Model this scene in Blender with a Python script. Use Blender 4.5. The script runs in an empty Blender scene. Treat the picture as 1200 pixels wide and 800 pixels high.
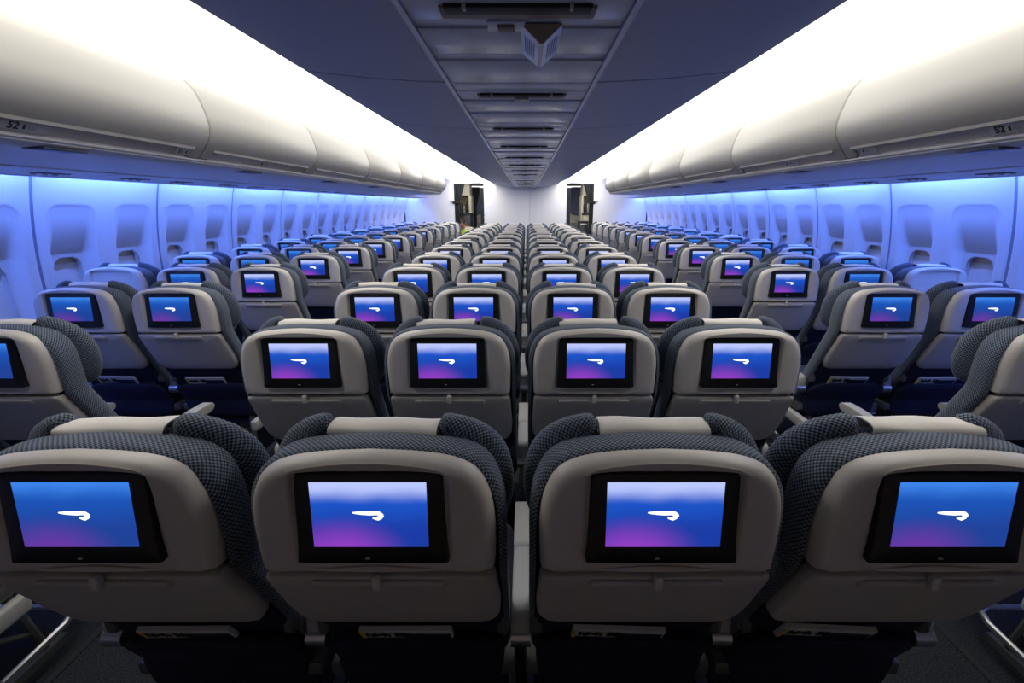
import bpy, bmesh, math, random
from mathutils import Vector, Matrix
random.seed(7)
scene = bpy.context.scene
COL = scene.collection
R = math.radians

# ------------------------------------------------------------------ camera, world, exposure
H = 1.5                                   # eye height above the cabin floor
cam_d = bpy.data.cameras.new('camera')
cam_d.sensor_width = 36.0
cam_d.lens = 16.0
cam_d.shift_x = -17.0 / 1200.0
cam_d.clip_start = 0.02
cam_d.clip_end = 100.0
cam = bpy.data.objects.new('camera', cam_d)
COL.objects.link(cam)
cam.location = (0.0185, 0.0, H)
cam.rotation_euler = (R(90 - 16.7), 0, 0)
scene.camera = cam

world = bpy.data.worlds.new('world')
scene.world = world
world.use_nodes = True
world.node_tree.nodes['Background'].inputs[0].default_value = (0.02, 0.03, 0.06, 1)
world.node_tree.nodes['Background'].inputs[1].default_value = 0.0

vs = scene.view_settings
vs.view_transform = 'Standard'
vs.look = 'None'
vs.gamma = 1.0
vs.use_curve_mapping = False
vs.exposure = 0.0

COVE_STRENGTH = 3.0          # white cove panels, emitting in place of hidden lamps
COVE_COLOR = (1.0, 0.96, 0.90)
LED_STRENGTH = 92.0          # blue sidewall wash
LED_COLOR = (0.11, 0.225, 1.0)
SCREEN_STRENGTH = 1.0
COVE_Y0 = 0.60               # where the cove lighting starts at the aft end

# ------------------------------------------------------------------ materials
MATS = {}
def principled(name, col, rough=0.5, metal=0.0, spec=0.5, sheen=0.0):
    m = bpy.data.materials.new(name); m.use_nodes = True
    b = m.node_tree.nodes['Principled BSDF']
    b.inputs['Base Color'].default_value = (*col, 1)
    b.inputs['Roughness'].default_value = rough
    b.inputs['Metallic'].default_value = metal
    b.inputs['Specular IOR Level'].default_value = spec
    if sheen: b.inputs['Sheen Weight'].default_value = sheen
    MATS[name] = m
    return m
def N(m, t, **kw):
    n = m.node_tree.nodes.new(t)
    for k, v in kw.items(): setattr(n, k, v)
    return n
def L(m, a, b): m.node_tree.links.new(a, b)
def bsdf(m): return m.node_tree.nodes['Principled BSDF']

def grain(m, scale, amount, dist=0.0004, cvar=0.0):
    """fine moulded grain as bump, plus slight colour variation"""
    tc = N(m, 'ShaderNodeTexCoord'); nz = N(m, 'ShaderNodeTexNoise')
    nz.inputs['Scale'].default_value = scale; nz.inputs['Detail'].default_value = 3
    L(m, tc.outputs['Object'], nz.inputs['Vector'])
    bp = N(m, 'ShaderNodeBump'); bp.inputs['Strength'].default_value = amount; bp.inputs['Distance'].default_value = dist
    L(m, nz.outputs['Fac'], bp.inputs['Height']); L(m, bp.outputs['Normal'], bsdf(m).inputs['Normal'])
    if cvar:
        c = bsdf(m).inputs['Base Color'].default_value[:]
        n2 = N(m, 'ShaderNodeTexNoise'); n2.inputs['Scale'].default_value = 6
        L(m, tc.outputs['Object'], n2.inputs['Vector'])
        mx = N(m, 'ShaderNodeMix', data_type='RGBA')
        L(m, n2.outputs['Fac'], mx.inputs['Factor'])
        mx.inputs['A'].default_value = tuple(v * (1 - cvar) for v in c[:3]) + (1,)
        mx.inputs['B'].default_value = tuple(min(1, v * (1 + cvar)) for v in c[:3]) + (1,)
        L(m, mx.outputs['Result'], bsdf(m).inputs['Base Color'])

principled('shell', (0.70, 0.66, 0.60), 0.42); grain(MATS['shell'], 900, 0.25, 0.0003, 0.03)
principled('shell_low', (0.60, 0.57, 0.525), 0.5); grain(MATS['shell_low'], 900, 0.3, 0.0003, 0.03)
principled('bezel', (0.006, 0.006, 0.007), 0.35)
principled('armgrey', (0.46, 0.47, 0.45), 0.45); grain(MATS['armgrey'], 500, 0.2, 0.0003)
principled('armcap', (0.52, 0.52, 0.48), 0.5)
principled('legmetal', (0.16, 0.17, 0.17), 0.4, 0.3)
principled('metal', (0.62, 0.63, 0.64), 0.28, 0.9)
principled('pocket', (0.010, 0.014, 0.040), 0.7); grain(MATS['pocket'], 700, 0.5, 0.0005)
principled('towel', (0.88, 0.84, 0.77), 0.85); grain(MATS['towel'], 260, 0.35, 0.001)
principled('black', (0.008, 0.008, 0.01), 0.6)
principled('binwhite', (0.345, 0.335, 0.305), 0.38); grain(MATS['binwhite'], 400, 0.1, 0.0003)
principled('covewhite', (0.86, 0.85, 0.82), 0.6)
principled('binstrip', (0.42, 0.40, 0.38), 0.45)
principled('binunder', (0.62, 0.62, 0.62), 0.45)
principled('wallpanel', (0.78, 0.77, 0.76), 0.5); grain(MATS['wallpanel'], 300, 0.08, 0.0003)
principled('seam', (0.05, 0.06, 0.10), 0.6)
principled('fwdwall', (0.36, 0.38, 0.60), 0.5)
principled('wallseam', (0.30, 0.33, 0.42), 0.6)
principled('aftwall', (0.46, 0.38, 0.29), 0.6)
principled('shade', (0.92, 0.90, 0.86), 0.55)
principled('scrim', (0.85, 0.70, 0.48), 0.6)
principled('ceil', (0.31, 0.36, 0.56), 0.5); grain(MATS['ceil'], 220, 0.2, 0.0006)
principled('ceilmid', (0.48, 0.53, 0.70), 0.26)
principled('bulk', (0.90, 0.90, 0.90), 0.45); grain(MATS['bulk'], 300, 0.08, 0.0003)
principled('curtain', (0.045, 0.055, 0.06), 0.9)
principled('cream', (0.72, 0.66, 0.52), 0.5)
principled('cartdark', (0.03, 0.035, 0.04), 0.4)
principled('paper', (0.78, 0.77, 0.74), 0.5)
principled('printnavy', (0.012, 0.014, 0.06), 0.35)
principled('printblack', (0.01, 0.01, 0.012), 0.5)
principled('printyellow', (0.75, 0.5, 0.08), 0.5)
principled('signface', (0.55, 0.60, 0.75), 0.3)
principled('signprint', (0.16, 0.19, 0.28), 0.5)
principled('brown', (0.22, 0.17, 0.14), 0.6)
principled('skin', (0.55, 0.28, 0.18), 0.5)
principled('hivis', (0.72, 0.85, 0.05), 0.7)
principled('whitecloth', (0.7, 0.68, 0.6), 0.8)
principled('navycloth', (0.02, 0.025, 0.05), 0.8)
principled('hair', (0.05, 0.025, 0.015), 0.6)

# carpet
m = principled('carpet', (0.012, 0.017, 0.035), 0.95)
tc = N(m, 'ShaderNodeTexCoord'); vz = N(m, 'ShaderNodeTexNoise'); vz.inputs['Scale'].default_value = 220
L(m, tc.outputs['Object'], vz.inputs['Vector'])
cr = N(m, 'ShaderNodeValToRGB'); cr.color_ramp.elements[0].position = 0.45; cr.color_ramp.elements[1].position = 0.68
cr.color_ramp.elements[0].color = (0.005, 0.008, 0.016, 1); cr.color_ramp.elements[1].color = (0.045, 0.055, 0.065, 1)
L(m, vz.outputs['Fac'], cr.inputs['Fac']); L(m, cr.outputs['Color'], bsdf(m).inputs['Base Color'])

# seat fabric: light raised dots on navy, in brick order (UV in metres)
def fabric(name, dark, light, period=0.0046):
    m = principled(name, dark, 0.85, sheen=0.2)
    uv = N(m, 'ShaderNodeTexCoord'); sp = N(m, 'ShaderNodeSeparateXYZ'); L(m, uv.outputs['UV'], sp.inputs[0])
    k = math.pi / period
    def sin_of(sock, off):
        a = N(m, 'ShaderNodeMath', operation='MULTIPLY_ADD'); a.inputs[1].default_value = k; a.inputs[2].default_value = off
        L(m, sock, a.inputs[0])
        s = N(m, 'ShaderNodeMath', operation='SINE'); L(m, a.outputs[0], s.inputs[0]); return s.outputs[0]
    p = N(m, 'ShaderNodeMath', operation='MULTIPLY'); L(m, sin_of(sp.outputs[0], 0), p.inputs[0]); L(m, sin_of(sp.outputs[1], 0), p.inputs[1])
    r = N(m, 'ShaderNodeMapRange'); r.inputs['From Min'].default_value = -0.25; r.inputs['From Max'].default_value = 0.45
    L(m, p.outputs[0], r.inputs['Value'])
    mx = N(m, 'ShaderNodeMix', data_type='RGBA'); L(m, r.outputs[0], mx.inputs['Factor'])
    mx.inputs['A'].default_value = (*dark, 1); mx.inputs['B'].default_value = (*light, 1)
    L(m, mx.outputs['Result'], bsdf(m).inputs['Base Color'])
    bp = N(m, 'ShaderNodeBump'); bp.inputs['Strength'].default_value = 0.6; bp.inputs['Distance'].default_value = 0.0012
    L(m, p.outputs[0], bp.inputs['Height']); L(m, bp.outputs['Normal'], bsdf(m).inputs['Normal'])
    return m
fabric('fabric', (0.010, 0.017, 0.034), (0.18, 0.235, 0.315))
fabric('fabric_plain', (0.012, 0.020, 0.040), (0.045, 0.06, 0.085), 0.004)

def emission(name, col, strength, sample=True):
    m = bpy.data.materials.new(name); m.use_nodes = True
    nt = m.node_tree; nt.nodes.clear()
    e = nt.nodes.new('ShaderNodeEmission'); o = nt.nodes.new('ShaderNodeOutputMaterial')
    e.inputs[0].default_value = (*col, 1); e.inputs[1].default_value = strength
    nt.links.new(e.outputs[0], o.inputs[0])
    if not sample: m.cycles.emission_sampling = 'NONE'
    MATS[name] = m; return m
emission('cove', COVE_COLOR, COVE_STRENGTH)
emission('cove_boost', COVE_COLOR, COVE_STRENGTH * 1.6)  # extra glow added on the forward cove panels to brighten the bulkhead
emission('led', LED_COLOR, LED_STRENGTH)
emission('logo', (1, 1, 1), 1.3 * SCREEN_STRENGTH, False)
emission('fwdfill', (0.95, 0.93, 0.90), 6.0)  # emitter of the added fill lamps past the bulkhead

def display_mat(name, top, mid, low, mag, magx, top_lo, top_hi):
    m = emission(name, (0, 0, 1), SCREEN_STRENGTH, False)
    nt = m.node_tree; e = [n for n in nt.nodes if n.type == 'EMISSION'][0]
    uv = N(m, 'ShaderNodeTexCoord'); sp = N(m, 'ShaderNodeSeparateXYZ'); L(m, uv.outputs['UV'], sp.inputs[0])
    nz = N(m, 'ShaderNodeTexNoise'); nz.inputs['Scale'].default_value = 3.0; nz.inputs['Detail'].default_value = 0
    L(m, uv.outputs['UV'], nz.inputs['Vector'])
    def smooth(sock, lo, hi):
        r = N(m, 'ShaderNodeMapRange', interpolation_type='SMOOTHSTEP')
        r.inputs['From Min'].default_value = lo; r.inputs['From Max'].default_value = hi
        L(m, sock, r.inputs['Value']); return r.outputs[0]
    def mix(f, a, b):
        x = N(m, 'ShaderNodeMix', data_type='RGBA'); L(m, f, x.inputs['Factor'])
        for s, v in (('A', a), ('B', b)):
            if isinstance(v, tuple): x.inputs[s].default_value = (*v, 1)
            else: L(m, v, x.inputs[s])
        return x.outputs['Result']
    wob = N(m, 'ShaderNodeMath', operation='MULTIPLY_ADD'); wob.inputs[1].default_value = 0.10
    L(m, nz.outputs['Fac'], wob.inputs[0]); L(m, sp.outputs[1], wob.inputs[2])       # v + .35*noise
    c = mix(smooth(wob.outputs[0], 0.25, 0.85), low, mid)
    c = mix(smooth(wob.outputs[0], top_lo, top_hi), c, top)
    ds = N(m, 'ShaderNodeVectorMath', operation='DISTANCE'); L(m, uv.outputs['UV'], ds.inputs[0]); ds.inputs[1].default_value = (magx, -0.12, 0)
    c = mix(smooth(ds.outputs['Value'], 0.66, 0.05), c, mag)
    L(m, c, e.inputs[0])
    return m
display_mat('display_bright', (0.50, 0.58, 1.0), (0.012, 0.095, 0.60), (0.012, 0.045, 0.38), (0.30, 0.05, 0.55), 0.24, 0.70, 1.0)
display_mat('display_deep', (0.05, 0.24, 0.85), (0.012, 0.09, 0.48), (0.015, 0.055, 0.32), (0.15, 0.04, 0.38), 0.25, 0.72, 1.1)  # deeper copy of the gradient: off-angle dimming of outer screens put into colour

# ------------------------------------------------------------------ mesh helpers
def tag(o, label=None, cat=None, group=None, kind=None):
    if label: o['label'] = label
    if cat: o['category'] = cat
    if group: o['group'] = group
    if kind: o['kind'] = kind
    return o
def link(name, me, parent=None, loc=None):
    o = bpy.data.objects.new(name, me); COL.objects.link(o)
    if parent is not None: o.parent = parent
    if loc is not None: o.location = loc
    return o
def empty(name, loc=(0, 0, 0), rz=0.0):
    o = bpy.data.objects.new(name, None); COL.objects.link(o)
    o.empty_display_size = 0.1; o.location = loc; o.rotation_euler = (0, 0, rz); return o

class MB:
    def __init__(s): s.v = []; s.f = []; s.uv = []; s.mi = []
    def quadstrip(s, ringA, ringB, closed=True, uvA=None, uvB=None):
        n = len(ringA); b = len(s.v); s.v += [tuple(p) for p in ringA] + [tuple(p) for p in ringB]
        for i in range(n if closed else n - 1):
            j = (i + 1) % n
            s.f.append((b + i, b + j, b + n + j, b + n + i))
            if uvA is None: s.uv.append([(0, 0)] * 4)
            else: s.uv.append([uvA[i], uvA[i + 1], uvB[i + 1], uvB[i]])
    def face(s, pts, uv=None):
        b = len(s.v); s.v += [tuple(p) for p in pts]; s.f.append(tuple(range(b, b + len(pts))))
        s.uv.append(uv or [(0, 0)] * len(pts))
    def box(s, x0, x1, y0, y1, z0, z1):
        p = [(x0, y0, z0), (x1, y0, z0), (x1, y1, z0), (x0, y1, z0), (x0, y0, z1), (x1, y0, z1), (x1, y1, z1), (x0, y1, z1)]
        b = len(s.v); s.v += p
        for q in ((0, 3, 2, 1), (4, 5, 6, 7), (0, 1, 5, 4), (1, 2, 6, 5), (2, 3, 7, 6), (3, 0, 4, 7)):
            s.f.append(tuple(b + i for i in q)); s.uv.append([(0, 0)] * 4)
        return s
    def loft(s, rings, cap0=True, cap1=True, closed=True):
        b = len(s.v); n = len(rings[0])
        for r in rings: s.v += [tuple(p) for p in r]
        for k in range(len(rings) - 1):
            for i in range(n if closed else n - 1):
                j = (i + 1) % n
                s.f.append((b + k * n + i, b + k * n + j, b + (k + 1) * n + j, b + (k + 1) * n + i)); s.uv.append([(0, 0)] * 4)
        if cap0: s.f.append(tuple(b + i for i in reversed(range(n)))); s.uv.append([(0, 0)] * n)
        if cap1: s.f.append(tuple(b + (len(rings) - 1) * n + i for i in range(n))); s.uv.append([(0, 0)] * n)
        return s
    def tube(s, path, r, n=8):
        path = [Vector(p) for p in path]; rings = []
        for i, p in enumerate(path):
            t = (path[min(i + 1, len(path) - 1)] - path[max(i - 1, 0)]).normalized()
            a = t.cross(Vector((0, 0, 1)))
            if a.length < 1e-3: a = t.cross(Vector((1, 0, 0)))
            a.normalize(); c = t.cross(a)
            rr = r[i] if isinstance(r, (list, tuple)) else r
            rings.append([p + a * rr * math.cos(2 * math.pi * k / n) + c * rr * math.sin(2 * math.pi * k / n) for k in range(n)])
        return s.loft(rings)
    def mesh(s, name, mat, smooth=True, angle=35, weld=True, fix=True):
        me = bpy.data.meshes.new(name)
        me.from_pydata(s.v, [], s.f)
        lay = me.uv_layers.new(name='UVMap')
        k = 0
        for fi, u in enumerate(s.uv):
            for c in u:
                lay.data[k].uv = c; k += 1
        bm = bmesh.new(); bm.from_mesh(me)
        if weld: bmesh.ops.remove_doubles(bm, verts=bm.verts, dist=1e-5)
        if fix: bmesh.ops.recalc_face_normals(bm, faces=bm.faces)
        for f in bm.faces: f.smooth = smooth
        if smooth:
            for e in bm.edges:
                if len(e.link_faces) == 2 and e.calc_face_angle(0) > R(angle): e.smooth = False
        bm.to_mesh(me); bm.free()
        me.materials.append(MATS[mat]); me.update()
        return me
    def build(s, name, mat, parent=None, **kw):
        return link(name, s.mesh(name, mat, **kw), parent)

def rbox_mesh(name, mat, x0, x1, y0, y1, z0, z1, r=0.004, seg=2, xf=None):
    """rounded box"""
    b = MB().box(x0, x1, y0, y1, z0, z1)
    me = bpy.data.meshes.new(name); me.from_pydata(b.v, [], b.f)
    bm = bmesh.new(); bm.from_mesh(me)
    bmesh.ops.recalc_face_normals(bm, faces=bm.faces)
    bmesh.ops.bevel(bm, geom=list(bm.edges), offset=r, segments=seg, profile=0.5, affect='EDGES', clamp_overlap=True)
    for f in bm.faces: f.smooth = True
    for e in bm.edges:
        if len(e.link_faces) == 2 and e.calc_face_angle(0) > R(40): e.smooth = False
    if xf:
        for v in bm.verts: v.co = xf(v.co)
    bm.to_mesh(me); bm.free(); me.materials.append(MATS[mat])
    return me
def rbox(name, mat, dims, parent=None, r=0.004, seg=2, xf=None):
    return link(name, rbox_mesh(name, mat, *dims, r=r, seg=seg, xf=xf), parent)

def sym(half):
    """closed outline (x,z), counter-clockwise seen from -y, from a right half listed bottom -> top (x >= 0)"""
    right = [p for p in half]
    left = [(-x, z) for x, z in reversed(half) if x > 1e-6]
    return right + left
def smooth_outline(pts, n=72, it=2):
    """Chaikin corner cutting then even resampling"""
    p = [Vector((a, b)) for a, b in pts]
    for _ in range(it):
        q = []
        for i in range(len(p)):
            a, b = p[i], p[(i + 1) % len(p)]
            q += [a * .75 + b * .25, a * .25 + b * .75]
        p = q
    return resample([(v.x, v.y) for v in p], n)
def resample(pts, n):
    p = [Vector(a) for a in pts]; m = len(p)
    seg = [(p[(i + 1) % m] - p[i]).length for i in range(m)]; tot = sum(seg)
    out = []; i = 0; acc = 0.0
    for k in range(n):
        t = tot * k / n
        while acc + seg[i] < t: acc += seg[i]; i += 1
        f = (t - acc) / max(seg[i], 1e-9); q = p[i].lerp(p[(i + 1) % m], f); out.append((q.x, q.y))
    return out
def normals2(pts):
    out = []; n = len(pts)
    area = sum(pts[i][0] * pts[(i + 1) % n][1] - pts[(i + 1) % n][0] * pts[i][1] for i in range(n))
    sg = 1 if area > 0 else -1
    for i in range(n):
        a, b = Vector(pts[i - 1]), Vector(pts[(i + 1) % n]); t = (b - a)
        if t.length < 1e-9: t = Vector((1, 0))
        t.normalize(); out.append((t.y * sg, -t.x * sg))
    return out
def offset(pts, d):
    nr = normals2(pts); return [(p[0] - q[0] * d, p[1] - q[1] * d) for p, q in zip(pts, nr)]

def slab(outline, profile, yf=lambda x, z: 0.0, caps=(True, True), dome=(0.0, 0.0), rings=(0.66, 0.33)):
    """pad or panel: outline (x,z) carried through profile [(inset, y)...]; caps are filled with inner rings (dome = bulge along y)"""
    b = MB(); n = len(outline); st = []
    per = [0.0]
    for i in range(n): per.append(per[-1] + math.dist(outline[i], outline[(i + 1) % n]))
    vv = 0.0; prev = None
    for ins, y in profile:
        o2 = offset(outline, ins) if ins else outline
        if prev: vv += math.hypot(ins - prev[0], y - prev[1])
        prev = (ins, y)
        st.append((o2, y, vv))
    P = lambda x, z, y: (x, y + yf(x, z), z)
    for (oa, ya, va), (ob, yb, vb) in zip(st, st[1:]):
        b.quadstrip([P(x, z, ya) for x, z in oa], [P(x, z, yb) for x, z in ob], True,
                    [(t, va) for t in per], [(t, vb) for t in per])
    for which in (0, 1):
        if not caps[which]: continue
        o2, y, _ = st[0] if which == 0 else st[-1]
        cx = sum(p[0] for p in o2) / n; cz = sum(p[1] for p in o2) / n
        cur = [(x, z, y) for x, z in o2]
        for k in rings:
            nx = [(cx + (x - cx) * k, cz + (z - cz) * k, y + dome[which] * (1 - k * k)) for x, z in o2]
            b.quadstrip([P(*p) for p in cur], [P(*p) for p in nx], True,
                        [p[:2] for p in cur] + [cur[0][:2]], [p[:2] for p in nx] + [nx[0][:2]])
            cur = nx
        c = (cx, cz, y + dome[which])
        for i in range(n):
            j = (i + 1) % n
            b.face([P(*cur[i]), P(*cur[j]), P(*c)], [cur[i][:2], cur[j][:2], c[:2]])
    return b

def text_mesh(name, s, size, mat, bold=0.0, shear=0.0):
    cu = bpy.data.curves.new(name, 'FONT'); cu.body = s; cu.size = size; cu.offset = bold; cu.shear = shear
    cu.align_x = 'LEFT'; cu.fill_mode = 'FRONT' if hasattr(cu, 'fill_mode') else 'BOTH'
    cu.dimensions = '2D'
    o = bpy.data.objects.new(name, cu); COL.objects.link(o)
    dg = bpy.context.evaluated_depsgraph_get()
    me = bpy.data.meshes.new_from_object(o.evaluated_get(dg))
    bpy.data.objects.remove(o)
    me.materials.clear(); me.materials.append(MATS[mat]); me.name = name
    return me
def frame(o, origin, ex, ey):
    ex, ey = Vector(ex).normalized(), Vector(ey).normalized(); ez = ex.cross(ey)
    o.matrix_basis = Matrix(((ex.x, ey.x, ez.x, origin[0]), (ex.y, ey.y, ez.y, origin[1]), (ex.z, ey.z, ez.z, origin[2]), (0, 0, 0, 1)))

def copy_tree(o, parent=None, skip=()):
    c = o.copy(); COL.objects.link(c)
    if parent is not None: c.parent = parent
    for ch in list(KIDS.get(o.name, o.children)):
        if ch.name.split('.')[0] in skip: continue
        copy_tree(ch, c, skip)
    return c
KIDS = {}

ORD = ['first', 'second', 'third', 'fourth', 'fifth', 'sixth', 'seventh', 'eighth', 'ninth', 'tenth', 'eleventh', 'twelfth', 'thirteenth', 'fourteenth', 'fifteenth',
       'sixteenth', 'seventeenth', 'eighteenth', 'nineteenth', 'twentieth', 'twenty-first', 'twenty-second', 'twenty-third', 'twenty-fourth']
# ------------------------------------------------------------------ cabin shell
Y_AFT, Y_END = -0.75, 11.9
PANEL, SEAM0 = 0.98, 2.88
Y_BIN_END = 9.5

def xw(Z):                                 # inner face of the side wall as a function of height above the eye
    return 3.05 - (0.12 * ((Z + 0.6) / 0.757) ** 2 if Z > -0.6 else 0.0)

fl = MB().box(-3.3, 3.3, Y_AFT, 19.0, -0.05, 0.0).build('floor', 'carpet', smooth=False)
tag(fl, 'dark navy speckled cabin carpet', kind='structure')
for x in (-2.1, -1.55, -0.86, -0.30, 0.30, 0.86, 1.55, 2.1):
    link('seat_track', MB().box(x - 0.012, x + 0.012, 0.2, 11.6, 0.0, 0.004).mesh('seat_track', 'cartdark', smooth=False), fl)

# side walls: backing plus moulded panels with window scoops
def sdf_rr(dx, dz, hw, hh, r):
    qx, qz = abs(dx) - hw + r, abs(dz) - hh + r
    return math.hypot(max(qx, 0), max(qz, 0)) + min(max(qx, qz), 0) - r
WC = (0.2450, 0.7350)
def recess(u, Z):
    best = 0.0
    for uc in WC:
        du = u - uc
        so = sdf_rr(du, Z + 0.43, 0.172, 0.43, 0.085)
        if so >= 0: continue
        si = sdf_rr(du, Z + 0.53, 0.112, 0.205, 0.085)
        v = max(0.0, min(1.0, -Z / 0.315))
        e_ = max(0.0, min(1.0, -so / 0.06)); e_ = e_ * e_ * (3 - 2 * e_)
        d = 0.004 * min(1, -so / 0.010) + e_ * (0.005 + 0.060 * v ** 2.4)
        best = max(best, d)
    return best
def panel_mesh():
    g = 0.0085; w = PANEL - 0.018
    nu, nz = int(w / g), int(1.22 / g)
    b = MB()
    us = [w * i / nu for i in range(nu + 1)]; zs = [-0.92 + 1.22 * k / nz for k in range(nz + 1)]
    for Z in zs:
        for u in us:
            e = min(u, w - u); ed = 0.012 * max(0, 1 - e / 0.012) ** 2
            b.v.append((-(xw(Z) + recess(u + 0.009, Z) + ed), u, Z + H))
    m1 = nu + 1
    for k in range(nz):
        for i in range(nu):
            um, zm = us[i] + g / 2 + 0.009, zs[k] + g / 2
            if any(sdf_rr(um - uc, zm + 0.53, 0.100, 0.192, 0.075) < 0 for uc in WC): continue    # opening for the blind
            b.f.append((k * m1 + i, k * m1 + i + 1, (k + 1) * m1 + i + 1, (k + 1) * m1 + i)); b.uv.append([(0, 0)] * 4)
    return b.mesh('wall_panel', 'wallpanel', weld=False, fix=False, angle=60)
PM = panel_mesh()
# window pieces (local origin: wall plane reference, centre of window in u)
xin = xw(-0.53) + 0.092
ring_o = smooth_outline(sym([(0.0, -0.74), (0.11, -0.74), (0.115, -0.70), (0.115, -0.36), (0.085, -0.325), (0.0, -0.322)]), 40, 2)
def win_frame():
    b = MB(); n = len(ring_o)
    ra = [(-(xw(z) + 0.088), x, z + H) for x, z in ring_o]
    rb = [(-(xw(z) + 0.080), x * 0.95, (z + 0.53) * 0.965 - 0.53 + H) for x, z in ring_o]
    rc = [(-(xw(z) + 0.100), x * 0.86, (z + 0.53) * 0.90 - 0.53 + H) for x, z in ring_o]
    b.loft([ra, rb, rc], False, False); return b.mesh('window_frame', 'wallpanel', fix=False)
WF = win_frame()
def strip_mesh(name, mat, z0, z1, dx):
    b = MB(); zs = [z0 + (z1 - z0) * i / 10 for i in range(11)]
    def hw(z):
        c = [abs(x) for x, zz in ring_o]; best = 0
        for i in range(len(ring_o)):
            (xa, za), (xb, zb) = ring_o[i], ring_o[(i + 1) % len(ring_o)]
            if (za - z) * (zb - z) <= 0 and abs(za - zb) > 1e-9:
                best = max(best, abs(xa + (xb - xa) * (z - za) / (zb - za)))
        return max(best * 0.93, 0.02)
    A = [(-(xw(-0.53) + dx), -hw(z), z + H) for z in zs]; B = [(-(xw(-0.53) + dx), hw(z), z + H) for z in zs]
    for i in range(10): b.face([A[i], B[i], B[i + 1], A[i + 1]])
    A2 = [(p[0] - 0.004, p[1], p[2]) for p in A]; B2 = [(p[0] - 0.004, p[1], p[2]) for p in B]
    b.face([A[10], B[10], B2[10], A2[10]]); b.face([A[0], B[0], B2[0], A2[0]])
    for i in range(10): b.face([A2[i], B2[i], B2[i + 1], A2[i + 1]])
    return b.mesh(name, mat, smooth=False)
WS = strip_mesh('window_blind', 'shade', -0.735, -0.385, 0.098)
WT = strip_mesh('blind_header', 'scrim', -0.42, -0.326, 0.106)
k0 = -3; k1 = int((Y_END - SEAM0) / PANEL) + 1
wn = 1
for side, sg in (('left', -1), ('right', 1)):
    wl = MB().box(sg * 3.20, sg * 3.17, Y_AFT, Y_END, 0.0, 2.4).build('wall_' + side, 'wallseam', smooth=False)
    tag(wl, 'curved white %s cabin sidewall washed in blue light' % side, kind='structure')
    lo = MB(); lo.box(sg * 3.05, sg * 3.17, Y_AFT, Y_END, 0.0, 0.60)
    link('lower_sidewall', lo.mesh('lower_sidewall', 'wallpanel', smooth=False), wl)
    jz = [-0.92 + 1.2 * q / 14 for q in range(15)]
    for k in range(k0, k1 + 1):
        y = SEAM0 + k * PANEL
        jb = MB(); jb.loft([[(sg * (xw(Z) + 0.010), yy, Z + H) for Z in jz] for yy in (y - 0.016, y + 0.016)], False, False, closed=False)
        link('panel_joint', jb.mesh('panel_joint', 'wallseam'), wl)
    for k in range(k0, k1):
        y = SEAM0 + k * PANEL
        p = link('wall_panel', PM, wl)
        if sg < 0: p.location = (0, y + 0.009, 0)
        else: p.location = (0, y + PANEL - 0.009, 0); p.rotation_euler = (0, 0, math.pi)
        for uc in WC:
            yy = y + uc
            if yy < 1.5 or yy > Y_END - 0.1: continue
            e = empty('window_%d' % wn, (0, yy, 0), 0 if sg < 0 else math.pi); wn += 1
            idx = int(round((yy - (SEAM0 - PANEL + WC[0])) / (PANEL / 2))) + 1
            tag(e, 'cabin window with its blind drawn, %s from the camera along the %s wall' % (ORD[idx - 1], side), kind='structure')
            link('window_frame', WF, e); link('window_blind', WS, e); link('blind_header', WT, e)

# ceiling: centre strip of access panels between two runs of plain panels
ceil = MB().box(-0.80, 0.80, Y_AFT, Y_END, H + 0.50, H + 0.53).build('ceiling', 'seam', smooth=False)
tag(ceil, 'low dark blue-grey cabin ceiling', kind='structure')
def edge_x(y):                             # outer edge of the dropped ceiling narrows before the front bulkhead
    return 0.77 if y < 8.4 else 0.77 - 0.14 * ((y - 8.4) / 3.5) ** 1.5
cprof = [(0.262, 0.412), (0.40, 0.417), (0.55, 0.427), (0.67, 0.438), (0.74, 0.446), (0.765, 0.452), (0.775, 0.470), (0.775, 0.50)]
yj = 1.79 - 3 * 1.016
ys = []
while yj < Y_END: ys.append(yj); yj += 1.016
ys.append(Y_END)
for sg in (-1, 1):
    for a, bb in zip(ys, ys[1:]):
        b = MB(); rings = []
        for y, dz in ((a + 0.004, 0.008), (a + 0.008, 0.0), ((a + bb) / 2, 0), (bb - 0.008, 0.0), (bb - 0.004, 0.008)):
            s = edge_x(y) / 0.775
            rings.append([(sg * (0.262 + (x - 0.262) * (s * 0.775 - 0.262) / (0.775 - 0.262)), y, H + z + dz) for x, z in cprof])
        b.loft(rings, False, False, closed=False)
        b.build('ceiling_panel', 'ceil', ceil)
    link('ceiling_rail', MB().box(sg * 0.248, sg * 0.262, Y_AFT, Y_END, H + 0.404, H + 0.44).mesh('ceiling_rail', 'ceilmid', smooth=False), ceil)
MOD = 0.81
cuts = [(-0.052, 0.072), (0.072, 0.125), (0.125, 0.321), (0.321, 0.386), (0.386, 0.638), (0.638, 0.758)]
plank = {}
slot_me = rbox_mesh('vent_lip', 'brown', -0.172, 0.172, -0.012, 0.050, -0.006, 0.004, 0.003)
gap_me = rbox_mesh('vent_slot', 'black', -0.160, 0.160, -0.020, 0.022, -0.0075, 0.002, 0.001)
clip_me = rbox_mesh('vent_clip', 'binstrip', -0.004, 0.004, -0.030, -0.008, -0.012, 0.0, 0.002)
latch_me = rbox_mesh('panel_latch', 'binstrip', -0.028, 0.028, 0.0, 0.035, -0.010, 0.0, 0.003)
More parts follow.
